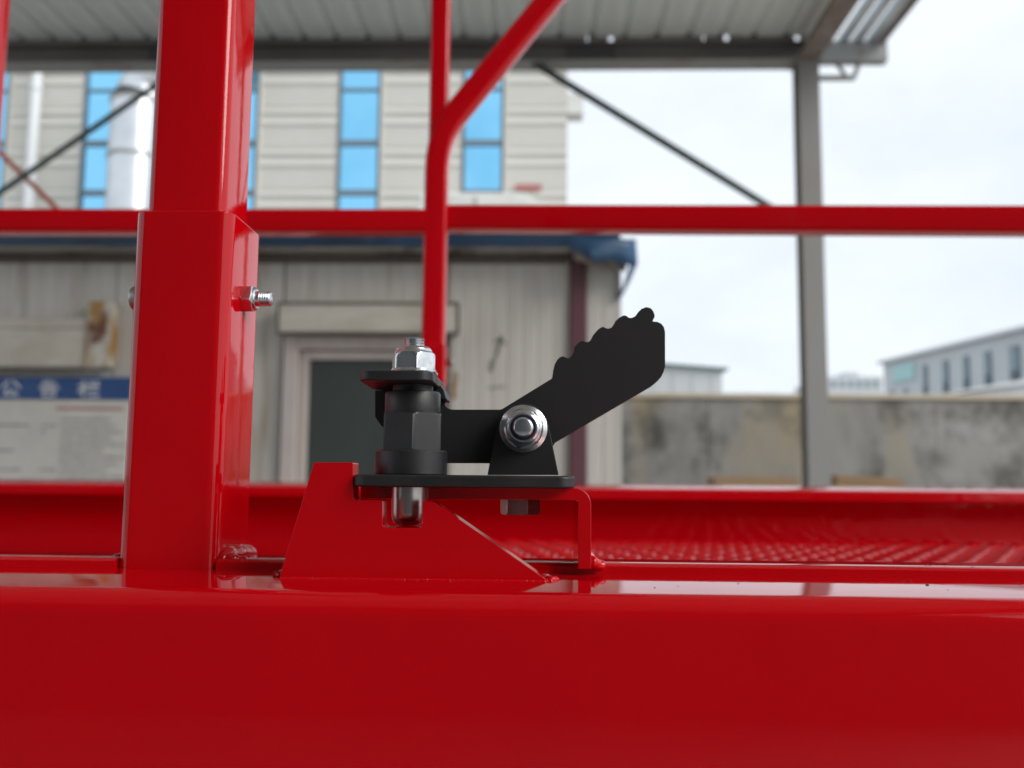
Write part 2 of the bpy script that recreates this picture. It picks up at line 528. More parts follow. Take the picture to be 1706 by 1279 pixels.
while x > RX0:
    x -= SW
    loc = Vector((x + random.uniform(-.002, .002), 0, zr + random.choice((0, .004, .008))))
    if first is None:
        first = obj('roof_sheet', bm, SHEET, shed, smooth=0, origin=(0, 0, 0))
        first.location = loc - wpos(shed)
    else: dup(first, loc, shed)
# eave beam (I section) and its connection plates
bm = bmesh.new()
box(bm, RX0, cx + .08, YE + .04, YE + .052, zbb + .014, zbt - .012)
box(bm, RX0, cx + .08, YE - .05, YE + .14, zbt - .012, zbt)
obj('eave_beam', bm, STEELD, shed, smooth=0)
obj('beam_flange', bbox(RX0, cx + .08, YE - .07, YE + .16, zbb, zbb + .012), STEELP, shed, smooth=0)
for u0, u1 in ((245, 300), (944, 1026)):
    obj('splice_plate', bbox(px(u0, 90, YE), px(u1, 90, YE), YE + .024, YE + .04, zbb + .03, zbt - .02), GUSS, shed, smooth=0)
# filler strip closing the gap above the beam, with a few daylight holes
holes = sorted([px(u, 64, YE) for u in (978, 1017, 1170, 1208, 1325)])
sz = [.007, .022, .007, .02, .022]
edges = [RX0]
for hx, s in zip(holes, sz): edges += [hx - s, hx + s]
edges.append(cx + .08)
for i in range(0, len(edges), 2):
    obj('eave_filler', bbox(edges[i], edges[i + 1], YE - .058, YE - .051, zbt - .011, zbt + .10), STEELD, shed, smooth=0)
# more purlins over the yard
for yy in (4.4, 1.6, -1.2, -4.0):
    obj('purlin', bbox(RX0, cx - .06, yy, yy + .07, zr - .17, zr - .006), STEELP, shed, smooth=0)
# column (H section)
for a in (-.1, .088):
    obj('column_flange', bbox(cx - .1, cx + .1, YE + a, YE + a + .012, 0, zbb - .004), STEELC, shed, smooth=0)
obj('column_web', bbox(cx - .006, cx + .006, YE - .087, YE + .087, 0, zbb - .004), STEELC, shed, smooth=0)
obj('column_cap', bbox(cx - .13, cx + .13, YE - .13, YE + .17, zbb - .003, zbb - .0005), STEELC, shed, smooth=0)
# side rafter running back over the camera
bm = bmesh.new()
box(bm, cx - .008, cx + .008, RY0, YE - .12, zbb + .012, zbt)
box(bm, cx - .10, cx + .10, RY0, YE - .12, zbb - .02, zbb + .008)
obj('rafter', bm, BROWNB, shed, smooth=0)
# gutter rails outside the rafter
for k, dx in enumerate((.17, .32, .46, .60)):
    obj('edge_rail', bbox(cx + dx, cx + dx + .075, RY0, YE + .05, zbt - .02, zbt + .05), GALV, shed, smooth=0)
obj('edge_fascia', bbox(cx + .72, cx + .74, RY0, YE + .05, zbt - .05, zbt + .08), BROWNB, shed, smooth=0)
ob = bmesh.new()
box(ob, cx + .13, cx + .78, YE - .05, YE + .06, zbb - .01, zbb + .20)
obj('outrigger', ob, STEELL, shed, bevel=.006, smooth=0)
p0 = V3(0, 0, 0)
bm = bmesh.new()
rod(bm, (cx + .10, YE, zbb - .16), (cx + .46, YE, zbb - .16), .028); rod(bm, (cx + .46, YE, zbb - .16), (cx + .52, YE, zbb - .01), .024)
rod(bm, (cx + .30, YE, zbb - .01), (cx + .40, YE, zbb - .16), .02)
obj('outrigger_brace', bm, STEELP, shed)
# unseen wall added behind the camera to darken reflections in the red paint
for i in range(10):
    x0 = RX0 + i * 1.0
    obj('reflection_blocker', bbox(x0, x0 + .99, -5.1, -5.0, 0, zr - .01), BACKW, shed, smooth=0)
# tie rods
def tie(a, b, m, r):
    bm = bmesh.new(); rod(bm, a, b, r); return obj('tie_rod', bm, m, shed)
tie(at(888, 104, YE + .02), at(1400, 417, YE + .02) if False else at(1345, 383, YE + .02), GREENR, .036)
tie(at(318, 102, YE + .02), at(-420, 608, YE + .02), GREENR, .030)
tie(at(-300, -40, YE + .14), at(250, 500, YE + .14), ORANGR, .026)

# ================================================================= cabin
YC = 5.1
cxr = px(1035, 600, YC)
CX0 = -6.2
ztop = pz(600, 426, YC)
cab = thing('site_cabin', (-1.2, YC, 0), 'stained pale panel site cabin with blue roof edge and dark door', 'cabin')
obj('cabin_core', bbox(CX0 + .02, cxr - .03, YC + .05, YC + 2.3, 0, ztop), WALLC, cab, smooth=0)
# door opening x range
dxl, dxr = px(470, 650, YC), px(744, 650, YC)
dzt = pz(600, 556, YC)
seams = [CX0, CX0 + 1.15, px(-420, 500, YC), px(-110, 500, YC), px(195, 500, YC), dxl - .004]
def wall_panel(x0, x1, z0, z1):
    # sandwich panel with shallow vertical flutes
    bm = bmesh.new()
    n = max(1, int((x1 - x0) / .085))
    w = (x1 - x0) / n
    pr = []
    for i in range(n):
        xa = x0 + i * w
        pr += [(xa, 0), (xa + w * .80, 0), (xa + w * .84, .004), (xa + w * .96, .004)]
    pr.append((x1, 0))
    a = [bm.verts.new((x, YC + y, z0)) for x, y in pr]; b = [bm.verts.new((x, YC + y, z1)) for x, y in pr]
    for i in range(len(pr) - 1): bm.faces.new((a[i], a[i + 1], b[i + 1], b[i]))
    c = [bm.verts.new((x0, YC + .049, z0)), bm.verts.new((x1, YC + .049, z0)), bm.verts.new((x1, YC + .049, z1)), bm.verts.new((x0, YC + .049, z1))]
    bm.faces.new((a[0], b[0], c[3], c[0])); bm.faces.new((a[-1], c[1], c[2], b[-1])); bm.faces.new(b + [c[2], c[3]]); bm.faces.new(a[::-1] + [c[0], c[1]])
    return obj('wall_panel', bm, WALLC, cab, smooth=0)
for a, b in zip(seams, seams[1:]): wall_panel(a, b - .006, .02, ztop)
wall_panel(dxl, dxr, dzt + .02, ztop)
xs = [dxr + .004, px(948, 600, YC)]
wall_panel(xs[0], xs[1], .02, ztop)
wall_panel(px(978, 600, YC), cxr - .006, .02, ztop)
# side wall sheet
obj('side_panel', bbox(cxr - .028, cxr, YC + .0, YC + 2.3, .02, ztop), WALLC, cab, smooth=0)
# maroon post
obj('corner_post', bbox(px(950, 600, YC), px(976, 600, YC), YC - .035, YC + .045, 0, pz(960, 412, YC)), PURPLE, cab, bevel=.006, smooth=0)
# roof: overhanging slab, blue edge, dirty soffit strip
zr0 = pz(600, 408, YC - .18)
rxr = px(1040, 410, YC - .2)
obj('soffit', bbox(CX0 - .1, rxr - .02, YC - .17, YC + 2.4, zr0 - .004, zr0 + .02), SOFF, cab, smooth=0)
bm = bmesh.new()
nseg = 70
f0, f1, f2 = [], [], []
for i in range(nseg + 1):
    x = CX0 - .12 + (rxr - CX0 + .1) * i / nseg
    w = .004 * noise.noise((i * .8, 0, 0)) + .003 * noise.noise((i * 2.1, 4, 0))
    f0.append(bm.verts.new((x, YC - .19 + w, zr0 - .012 + w))); f1.append(bm.verts.new((x, YC - .19 - w, zr0 + .10 + w * .5)))
    f2.append(bm.verts.new((x, YC + .2, zr0 + .14)))
for i in range(nseg):
    bm.faces.new((f0[i], f0[i + 1], f1[i + 1], f1[i])); bm.faces.new((f1[i], f1[i + 1], f2[i + 1], f2[i]))
fo = obj('roof_edge', bm, BLUE_SHD, cab, smooth=0)
m = fo.modifiers.new('t', 'SOLIDIFY'); m.thickness = .006
obj('roof_deck', bbox(CX0 - .1, rxr - .02, YC + .15, YC + 2.4, zr0 + .03, zr0 + .135), BLUEF, cab, smooth=0)
# ragged blue flashing hanging at the right end
def sheet(name, rows_, m, parent, jit=0.006, th=.006):
    bm = bmesh.new()
    vs = [[bm.verts.new(Vector(p) + Vector((0, jit * noise.noise((p[0] * 9, p[2] * 9, 2)), jit * noise.noise((p[0] * 7, p[2] * 11, 8))))) for p in r] for r in rows_]
    for a, b in zip(vs, vs[1:]):
        for i in range(len(a) - 1): bm.faces.new((a[i], a[i + 1], b[i + 1], b[i]))
    bmesh.ops.subdivide_edges(bm, edges=bm.edges[:], cuts=1, use_grid_fill=True)
    o = obj(name, bm, m, parent, smooth=25)
    s = o.modifiers.new('t', 'SOLIDIFY'); s.thickness = th
    return o
def A(u, v, Y): return tuple(at(u, v, Y))
sheet('torn_flashing', [[A(940, 396, YC - .22), A(985, 400, YC - .24), A(1030, 398, YC - .22), A(1056, 396, YC - .16)],
                        [A(948, 412, YC - .21), A(985, 424, YC - .26), A(1030, 420, YC - .22), A(1060, 434, YC - .14)],
                        [A(975, 424, YC - .20), A(990, 434, YC - .23), A(1012, 430, YC - .20), A(1058, 442, YC - .12)]], BLUEF, cab, .03)
sheet('side_flashing', [[A(1046, 398, YC - .16), A(1058, 398, YC + .1)], [A(1050, 440, YC - .12), A(1061, 440, YC + .1)], [A(1040, 470, YC - .06), A(1048, 468, YC + .1)],
                        [A(1029, 500, YC - .03), A(1036, 492, YC + .1)]], BLUEF, cab, .01)
sheet('torn_flashing', [[A(952, 416, YC - .08), A(1000, 420, YC - .1), A(1046, 428, YC - .08)], [A(958, 432, YC - .06), A(1000, 440, YC - .09), A(1042, 452, YC - .06)]], SOFF, cab, .02)
# dark strip along the wall top below the soffit
obj('dark_strip', bbox(CX0, px(945, 420, YC), YC - .022, YC - .001, ztop - .045, ztop - .012), DARKM, cab, smooth=0)
# shutter box above the door
sb = obj('shutter_box', bbox(px(463, 520, YC - .12), px(764, 520, YC - .12), YC - .125, YC - .001, pz(600, 554, YC - .12), pz(600, 506, YC - .12)), BOXB, cab, bevel=.012, smooth=0)
bm = bmesh.new()
a0, a1 = at(463, 506, YC - .127), at(764, 506, YC - .127); b1 = at(764, 556, YC - .127)
rod(bm, a0 + Vector((0, 0, .004)), a1 + Vector((0, 0, .004)), .007, 6); rod(bm, a1, b1, .008, 6); rod(bm, at(463, 506, YC - .127), at(463, 556, YC - .127), .007, 6); rod(bm, at(463, 556, YC - .127), at(764, 556, YC - .127), .008, 6)
obj('box_edge', bm, DARKM, sb)
# door
dr_x0, dr_x1 = px(474, 650, YC), px(740, 650, YC)
zt = pz(600, 562, YC)
fr = bmesh.new()
fw_ = .085
box(fr, dr_x0, dr_x0 + fw_, YC - .05, YC + .045, 0, zt); box(fr, dr_x1 - fw_, dr_x1, YC - .05, YC + .045, 0, zt); box(fr, dr_x0 + fw_, dr_x1 - fw_, YC - .05, YC + .045, zt - .075, zt)
obj('door_frame', fr, DOORF, cab, bevel=.006, smooth=0)
fr = bmesh.new()
i0, i1 = dr_x0 + fw_ + .004, dr_x1 - fw_ - .004
box(fr, i0, i0 + .05, YC - .015, YC + .04, .01, zt - .08); box(fr, i1 - .05, i1, YC - .015, YC + .04, .01, zt - .08); box(fr, i0 + .05, i1 - .05, YC - .015, YC + .04, zt - .13, zt - .08)
door = obj('door', fr, DOORF, cab, bevel=.004, smooth=0)
obj('door_panel', bbox(i0 + .051, i1 - .051, YC + .01, YC + .03, .01, zt - .131), DOORG, door, smooth=0)
hd = bmesh.new(); rod(hd, (i1 - .024, YC - .05, ZC - .12), (i1 - .024, YC - .05, ZC + .0), .009)
box(hd, i1 - .03, i1 - .018, YC - .05, YC - .015, ZC - .11, ZC - .095); box(hd, i1 - .03, i1 - .018, YC - .05, YC - .015, ZC - .025, ZC - .01)
obj('handle', hd, STEELP, door)
# dark conduit beside the door
cd = bmesh.new(); rod(cd, at(748, 560, YC - .02), (px(748, 560, YC - .02), YC - .02, .05), .012)
obj('conduit', cd, DARKM, cab)
# rust weep and scribbled mark on the right hand panel
def strokes(bm, pts, w, Y, dy=.0015):
    for a, b in pts:
        a, b = Vector(a), Vector(b)
        d = (b - a)
        if d.length < 1e-6: continue
        n = Vector((-d.y, d.x)).normalized() * w / 2
        e = d.normalized() * w * .3
        q = [a - e + n, a - e - n, b + e - n, b + e + n]
        prism(bm, [(p.x, p.y) for p in q], Y - dy, Y)
def mk(pts, Y): return [((px(*a, Y), pz(*a, Y)), (px(*b, Y), pz(*b, Y))) for a, b in pts]
bm = bmesh.new()
strokes(bm, mk([((834, 562), (820, 616)), ((834, 562), (824, 570)), ((834, 562), (842, 574)), ((818, 600), (816, 618)), ((836, 560), (828, 590))], YC - .001), .012, YC - .001)
strokes(bm, mk([((815, 646), (842, 644))], YC - .001), .010, YC - .001)
obj('scribble', bm, mat('faded_marker', (.26, .25, .23), .8), cab, smooth=0)
bm = bmesh.new()
strokes(bm, mk([((760, 622), (759, 640)), ((757, 640), (757, 662))], YC - .001), .022, YC - .001)
obj('rust_weep', bm, mat('rust_run', (.42, .27, .13), .8, var=[(18, (.30, .15, .07), .4, .65, U)]), cab, smooth=0)

# ---- old sign box on the cabin wall
zA, zB = pz(90, 612, YC - .06), pz(90, 503, YC - .06)
sbx = thing('sign_box', (px(20, 560, YC), YC - .004, zA), 'stained beige wall box with rusty end above the notice board', 'box')
xa, xb, xc = px(-260, 560, YC - .06), px(146, 560, YC - .06), px(189, 560, YC - .06)
obj('box_face', bbox(xa, xb - .002, YC - .075, YC - .004, zA, pz(90, 548, YC - .06)), BOXB, sbx, bevel=.006, smooth=0)
obj('box_upper_face', bbox(xa, xb - .002, YC - .068, YC - .004, pz(90, 548, YC - .06) + .003, pz(90, 530, YC - .06)), BOXB, sbx, bevel=.006, smooth=0)
e_ = obj('rusty_end', bbox(xb, xc, YC - .09, YC - .004, zA, zB), RUST, sbx, bevel=.008, smooth=0); e_['label'] = 'rust-streaked end panel'
obj('ledge', bbox(xa, xb - .002, YC - .09, YC - .077, zA - .02, zA - .002), DARKM, sbx, smooth=0)

# ---- notice board
NY = YC - .03
nb = thing('notice_board', (px(60, 700, NY), NY, 0.4), 'blue headed notice board with printed sheet on the cabin wall', 'notice board')
nx0, nx1 = px(-330, 650, NY), px(217, 650, NY)
hz0, hz1 = pz(100, 665, NY), pz(100, 628, NY)
hd = obj('header', bbox(nx0, nx1, NY - .012, NY + .028, hz0, hz1), BLUES, nb, smooth=0)
obj('printed_sheet', bbox(nx0, nx1, NY - .008, NY + .026, .4, hz0 - .004), PAPER, nb, smooth=0)
CH = {'gong': [(.38, .95, .08, .52), (.60, .95, .95, .52), (.46, .55, .20, .12), (.18, .12, .76, .16), (.62, .36, .86, .04)],
      'gao': [(.30, .95, .16, .70), (.25, .80, .82, .80), (.52, .99, .52, .54), (.06, .53, .96, .53), (.24, .36, .78, .36), (.24, .36, .24, .02), (.78, .36, .78, .02), (.24, .06, .78, .06)],
      'lan': [(.04, .70, .44, .70), (.24, .98, .24, .02), (.24, .66, .04, .30), (.24, .66, .44, .42), (.56, .96, .63, .78), (.90, .96, .82, .78), (.50, .68, .96, .68), (.54, .40, .93, .40), (.46, .06, .99, .06)]}
for ch, u0, u1 in (('gong', 0, 35), ('gao', 64, 99), ('lan', 130, 166)):
    x0, x1 = px(u0, 648, NY - .012), px(u1, 648, NY - .012)
    z0, z1 = pz(80, 661, NY - .012), pz(80, 633, NY - .012)
    bm = bmesh.new()
    strokes(bm, [((x0 + a * (x1 - x0), z0 + b * (z1 - z0)), (x0 + c * (x1 - x0), z0 + d * (z1 - z0))) for a, b, c, d in CH[ch]], .0105, NY - .012)
    obj('character', bm, LETTER, hd, smooth=0)
rng = random.Random(3)
bm = bmesh.new(); bmr = bmesh.new()
def dash(b, x0, x1, z, h):
    prism(b, [(x0, z), (x1, z), (x1, z + h), (x0, z + h)], NY - .0095, NY - .0082)
x = px(96, 680, NY)
while x < px(206, 680, NY):
    w = rng.uniform(.016, .024); dash(bmr, x, x + w, pz(150, 683, NY), .017); x += w + .006
for row in range(17):
    z = pz(100, 700, NY) - row * .036
    for (ua, ub, pr_) in ((-300, -200, .8), (-180, -20, .8), (-8, 50, .35), (72, 98, .5), (104, 212, .92)):
        x = px(ua, 700, NY)
        if rng.random() > pr_ and ua != 104: continue
        end = px(ub, 700, NY) - (rng.uniform(0, .16) if rng.random() < .4 else 0)
        while x < end:
            w = rng.uniform(.010, .022); dash(bm, x, min(x + w, end + .002), z + rng.uniform(-.001, .001), rng.uniform(.009, .014)); x += w + rng.uniform(.004, .009)
tx = obj('printed_text', bm, INK, nb, smooth=0, kind='stuff')
obj('red_heading', bmr, INKR, nb, smooth=0, kind='stuff')

# ================================================================= yard wall
YW = 11.0
zw = pz(1350, 664, YW)
yw = thing('yard_wall', (3, YW, 0), 'stained grey concrete yard wall with tan coping', 'wall')
wx = [px(1000, 700, YW), px(1180, 700, YW), px(1362, 700, YW), px(1560, 700, YW), px(1760, 700, YW), px(1990, 700, YW), px(2300, 700, YW), px(2700, 700, YW)]
for i, (a, b) in enumerate(zip(wx, wx[1:])):
    obj('wall_panel', bbox(a, b - .008, YW + (.006 if i % 2 else 0), YW + .24, 0, zw), CONC, yw, smooth=0)
bm = bmesh.new()
n = 80
r0 = []
for i in range(n + 1):
    x = wx[0] + (wx[-1] - wx[0]) * i / n
    j = .012 * noise.noise((i * .7, 3, 0))
    r0.append([bm.verts.new(p) for p in ((x, YW - .03 + j * .5, zw + .001), (x, YW - .03 + j * .5, zw + .055 + j), (x, YW + .12, zw + .075 + j), (x, YW + .27, zw + .05), (x, YW + .27, zw + .001))])
for a, b in zip(r0, r0[1:]):
    for k in range(5): bm.faces.new((a[k], a[(k + 1) % 5], b[(k + 1) % 5], b[k]))
bm.faces.new(r0[0][::-1]); bm.faces.new(r0[-1])
obj('coping', bm, COPE, yw, smooth=20)

# timber stack in front of the wall
def planks(name, label, u0, u1, Y, vtop, tilt, nlay):
    zt_ = pz((u0 + u1) / 2, vtop, Y)
    t = thing(name, (px((u0 + u1) / 2, 800, Y), Y, 0), label, 'timber')
    x0, x1 = px(u0, 800, Y), px(u1, 800, Y)
    for l in range(nlay):
        zz = zt_ - .05 * (l + 1)
        for k in range(3):
            bm = bmesh.new()
            dx = random.uniform(-.04, .04)
            box(bm, x0 + dx, x1 + dx, Y + k * .15, Y + k * .15 + .13, zz, zz + .042)
            o = obj('plank', bm, TIMBER, t, smooth=0, origin=((x0 + x1) / 2, Y, zz))
            o.rotation_euler.y = tilt
    for fx in (.15, .85):
        xx = x0 + (x1 - x0) * fx
        obj('bearer', bbox(xx - .05, xx + .05, Y + .02, Y + .42, 0, zt_ - .05 * nlay - .04), TIMBER, t, smooth=0)
planks('timber_stack', 'low stack of brown planks left of the canopy column', 1190, 1330, 10.0, 793, R(0), 3)
planks('timber_stack', 'tilted stack of brown planks right of the canopy column', 1395, 1505, 9.6, 793, R(3.0), 3)

# ================================================================= far buildings
def far_box(parent, pts, z0, z1, m, name='wall'):
    bm = bmesh.new(); flat(bm, pts, z0, z1); return obj(name, bm, m, parent, smooth=0)
# white shed with green roof trim
YS = 32
s = thing('white_shed', (px(1150, 640, YS), YS, 0), 'small white shed with green roof trim beyond the yard wall', 'shed')
sx0, sx1 = px(1040, 640, YS), px(1203, 640, YS)
zl, zrr = pz(1100, 604, YS), pz(1203, 616, YS)
bm = bmesh.new(); prism(bm, [(sx0, 0), (sx1, 0), (sx1, zrr), (sx0, zl)], YS, YS + 8); obj('wall', bm, FACW, s, smooth=0)
bm = bmesh.new(); prism(bm, [(sx0 - .2, zl + .01), (sx1 + .2, zrr - .01), (sx1 + .2, zrr + .05), (sx0 - .2, zl + .075)], YS - .2, YS + 8.2); obj('roof', bm, GREENT, s, smooth=0)
for k in range(5):
    xx = sx0 + (sx1 - sx0) * (k + .5) / 5
    obj('wall_rib', bbox(xx - .02, xx + .02, YS - .03, YS - .001, 0, zl - .35), FACW, s, smooth=0)
# long factory receding to the right
P1, P2 = at(1473, 640, 75), at(1745, 640, 56)
zt = pz(1473, 601, 75)
fb = thing('long_factory', (P1.x, P1.y, 0), 'long pale factory with tall dark windows at the right edge', 'building')
dv = Vector((P2.x - P1.x, P2.y - P1.y)); L = dv.length; dv.normalize(); nv = Vector((dv.y, -dv.x))
if nv.y > 0: nv = -nv
def fp(s_, o_): return (P1.x + dv.x * s_ + nv.x * o_, P1.y + dv.y * s_ + nv.y * o_)
far_box(fb, [fp(0, 0), fp(L + 12, 0), fp(L + 12, -14), fp(0, -14)], 0, zt - .25, FACW)
far_box(fb, [fp(-.4, .4), fp(L + 12, .4), fp(L + 12, -14.4), fp(-.4, -14.4)], zt - .24, zt, ROOFL, 'roof')
def s_of(u):
    lo, hi = -5.0, L + 12
    for _ in range(40):
        mid = (lo + hi) / 2
        q = fp(mid, 0); w = Vector((q[0], q[1], 0)); c = w - Vector((0, 0, 0))
        uu = 853 + F * (c.dot(RT)) / (c.dot(FW))
        if uu < u: lo = mid
        else: hi = mid
    return lo
for u, wd in ((1549, 7), (1584, 9), (1619, 9), (1656, 11), (1702, 16)):
    a, b = s_of(u - wd / 2), s_of(u + wd / 2)
    h1 = zt - 1.1
    bm = bmesh.new(); flat(bm, [fp(a, .12), fp(b, .12), fp(b, .01), fp(a, .01)], h1 - 4.2, h1)
    w_ = obj('window', bm, FRAMEB, fb, smooth=0)
    for zz in (h1 - 2.75, h1 - 1.3):
        bm = bmesh.new(); flat(bm, [fp(a + .1, .16), fp(b - .1, .16), fp(b - .1, .121), fp(a + .1, .121)], zz - 1.2, zz + 1.15)
        obj('pane', bm, FACG, w_, smooth=0)
a, b = s_of(1495), s_of(1532)
bm = bmesh.new(); flat(bm, [fp(a, .15), fp(b, .15), fp(b, .01), fp(a, .01)], zt - 2.0, zt - .7); obj('sign_panel', bm, TEAL, fb, smooth=0)
for u in (1490, 1512):
    a, b = s_of(u), s_of(u + 6)
    bm = bmesh.new(); flat(bm, [fp(a, .1), fp(b, .1), fp(b, .01), fp(a, .01)], zt - 4.5, zt - 2.6); obj('window', bm, FACG, fb, smooth=0)
# lower pale roof in front of the factory
YL = 41
lr = thing('low_warehouse', (px(1680, 640, YL), YL, 0), 'low warehouse with pale sloping roof in front of the long factory', 'building')
bm = bmesh.new()
prism(bm, [(px(1590, 651, YL), pz(1590, 652, YL)), (px(1706, 632, YL), pz(1706, 632, YL)), (px(1850, 608, YL), pz(1850, 608, YL)), (px(1850, 612, YL), pz(1850, 615, YL)), (px(1706, 640, YL), pz(1706, 640, YL)), (px(1590, 655, YL), pz(1590, 655, YL))], YL, YL + 10)
obj('roof', bm, ROOFL, lr, smooth=0)
bm = bmesh.new(); prism(bm, [(px(1612, 650, YL), 0), (px(1850, 650, YL), 0), (px(1850, 618, YL), pz(1850, 618, YL)), (px(1612, 655, YL), pz(1612, 655, YL))], YL + .3, YL + 9.5); obj('wall', bm, FACW, lr, smooth=0)
# distant hall with stepped roof
YD = 115
dh = thing('distant_hall', (px(1425, 640, YD), YD, 0), 'faint distant hall with stepped roof beside the canopy column', 'building')
obj('wall', bbox(px(1380, 640, YD), px(1471, 640, YD), YD, YD + 15, 0, pz(1425, 627, YD)), FACW, dh, smooth=0)
obj('tower', bbox(px(1418, 640, YD), px(1440, 640, YD), YD + 2, YD + 9, pz(1425, 627, YD) + .01, pz(1425, 617, YD)), FACW, dh, smooth=0)
for k in range(6):
    u = 1386 + k * 14
    obj('window', bbox(px(u, 640, YD), px(u + 6, 640, YD), YD - .1, YD - .01, pz(u, 645, YD), pz(u, 634, YD)), FACG, dh, smooth=0)

# ================================================================= the red lift platform
ZB = -.044                                   # top of the front beam, relative to the eye
pf = thing('lift_platform', (0, .35, ZC - .17), 'glossy red steel platform with front beam, chequered floor and kickboard', 'platform')
XL, XR = -1.45, 1.35
# front beam: rectangular tube with rounded front edge, lying in X
def xbar(prof, x0, x1):
    bm = bmesh.new()
    a = [bm.verts.new((x0, y, z + ZC)) for y, z in prof]; b = [bm.verts.new((x1, y, z + ZC)) for y, z in prof]
    n = len(prof)
    for i in range(n): bm.faces.new((a[i], b[i], b[(i + 1) % n], a[(i + 1) % n]))
    bm.faces.new(a[::-1]); bm.faces.new(b)
    return bm
beam_prof = rrect(.3455, .5113, ZB - .16, ZB, .0095, 9)
obj('front_beam', xbar(beam_prof, XL, XR), RED, pf, smooth=35)
# floor edge angle lying on the beam
for a, b in ((XL, -.1985), (-.1502, XR)):
    obj('floor_edge_strip', xbar([(.4243, ZB - .0005), (.4243, ZB + .0032), (.4258, ZB + .0043), (.4493, ZB + .0043), (.4517, ZB + .0025), (.4517, ZB + .0003)], a, b), RED, pf, smooth=40)
# chequered floor and raised tread lugs
ZF = -.082
fl = obj('floor_plate', bbox(XL, XR, .5126, 1.2723, ZC + ZF - .004, ZC + ZF), RED, pf, smooth=0)
bm = bmesh.new()
sp = .029
ny = int(.74 / .0185); nx = int((XR - XL) / sp)
for j in range(ny):
    for i in range(nx):
        x = XL + .02 + (i + (j * .382) % 1) * sp + .0008 * math.sin(i * 12.9 + j * 7.3)
        y = .5296 + j * .0185
        if y > 1.2419: continue
        if x < -.10: continue               # the left bay is plain sheet
        ang = R(38) if j % 2 else R(-38)
        ca, sa = math.cos(ang), math.sin(ang)
        base = [(-.0115, 0), (-.004, -.0028), (.004, -.0028), (.0115, 0), (.004, .0028), (-.004, .0028)]
        topq = [(-.007, 0), (-.003, -.0012), (.003, -.0012), (.007, 0), (.003, .0012), (-.003, .0012)]
        vb_ = [bm.verts.new((x + a * ca - b * sa, y + a * sa + b * ca, ZC + ZF + .0001)) for a, b in base]
        vt_ = [bm.verts.new((x + a * ca - b * sa, y + a * sa + b * ca, ZC + ZF + .0016)) for a, b in topq]
        for k in range(6): bm.faces.new((vb_[k], vb_[(k + 1) % 6], vt_[(k + 1) % 6], vt_[k]))
        bm.faces.new(vt_)
obj('tread_lugs', bm, RED, fl, smooth=50, kind='stuff')
# kickboard with a rounded top lip
kb = obj('kickboard', xbar([(1.2540, ZF - .03), (1.2540, -.024), (1.2613, -.024), (1.2613, ZF - .03)], XL, XR), RED_FAR, pf, smooth=0)
obj('top_lip', xbar([(1.2224, -.029), (1.2199, -.027), (1.2199, -.0165), (1.2218, -.0148), (1.2260, -.0136), (1.2784, -.0085), (1.2832, -.0095), (1.2845, -.012), (1.2845, -.029)], XL, XR), RED_FAR, kb, smooth=40)

# post sleeve welded on the beam
ZS = .1286
bm = bmesh.new()
flat(bm, rrect(-.1985, -.1502, .4249, .4754, .0068, 8), ZC + ZB - .0005, ZC + ZS)
slv = obj('post_sleeve', bm, RED, pf, bevel=.0007, smooth=35)
# catch plate
YP = .3896
def poly(pts, Y): return [(px(u, v, Y), pz(u, v, Y)) for u, v in pts]
cp = round_poly(poly([(523, 770), (588, 770), (588, 832), (637, 833), (637, 879), (704, 879), (704, 834), (722, 835), (917, 970), (464, 967)], YP),
                [.0006, .0008, .0012, .001, .0022, .0012, .0005, .002, .0003, .0003], 4)
bm = bmesh.new(); prism(bm, cp, YP, YP + .0125)
obj('catch_plate', bm, RED, pf, bevel=.0006, segs=3, smooth=35)
# bent latch bracket
YK = .4146
xl, xr = px(600, 822, YK), px(985, 880, YK)
zt0, zt1 = pz(840, 832, YK), -.0047 + ZC
rr = .0075
t5 = px(985, 880, YK) - px(963, 880, YK)
out_, inn = [], []
for k in range(9):
    a = R(90 - 90 * k / 8)
    out_.append((xr - rr + rr * math.cos(a), zt1 - rr + rr * math.sin(a)))
    ri = rr - t5 + .001
    inn.append((xr - rr + ri * math.cos(a), zt1 - rr + ri * math.sin(a) + (0 if k else 0)))
th = zt1 - zt0
lp = [(xl, zt1)] + out_ + [(xr, ZC + ZB + .003), (xr - t5, ZC + ZB + .003)] + [(min(p[0], xr - t5), min(p[1], zt1 - th)) for p in inn[::-1]] + [(xl, zt1 - th)]
bm = bmesh.new(); prism(bm, lp, YK, YK + .055)
obj('latch_bracket', bm, RED, pf, bevel=.0006, smooth=35)

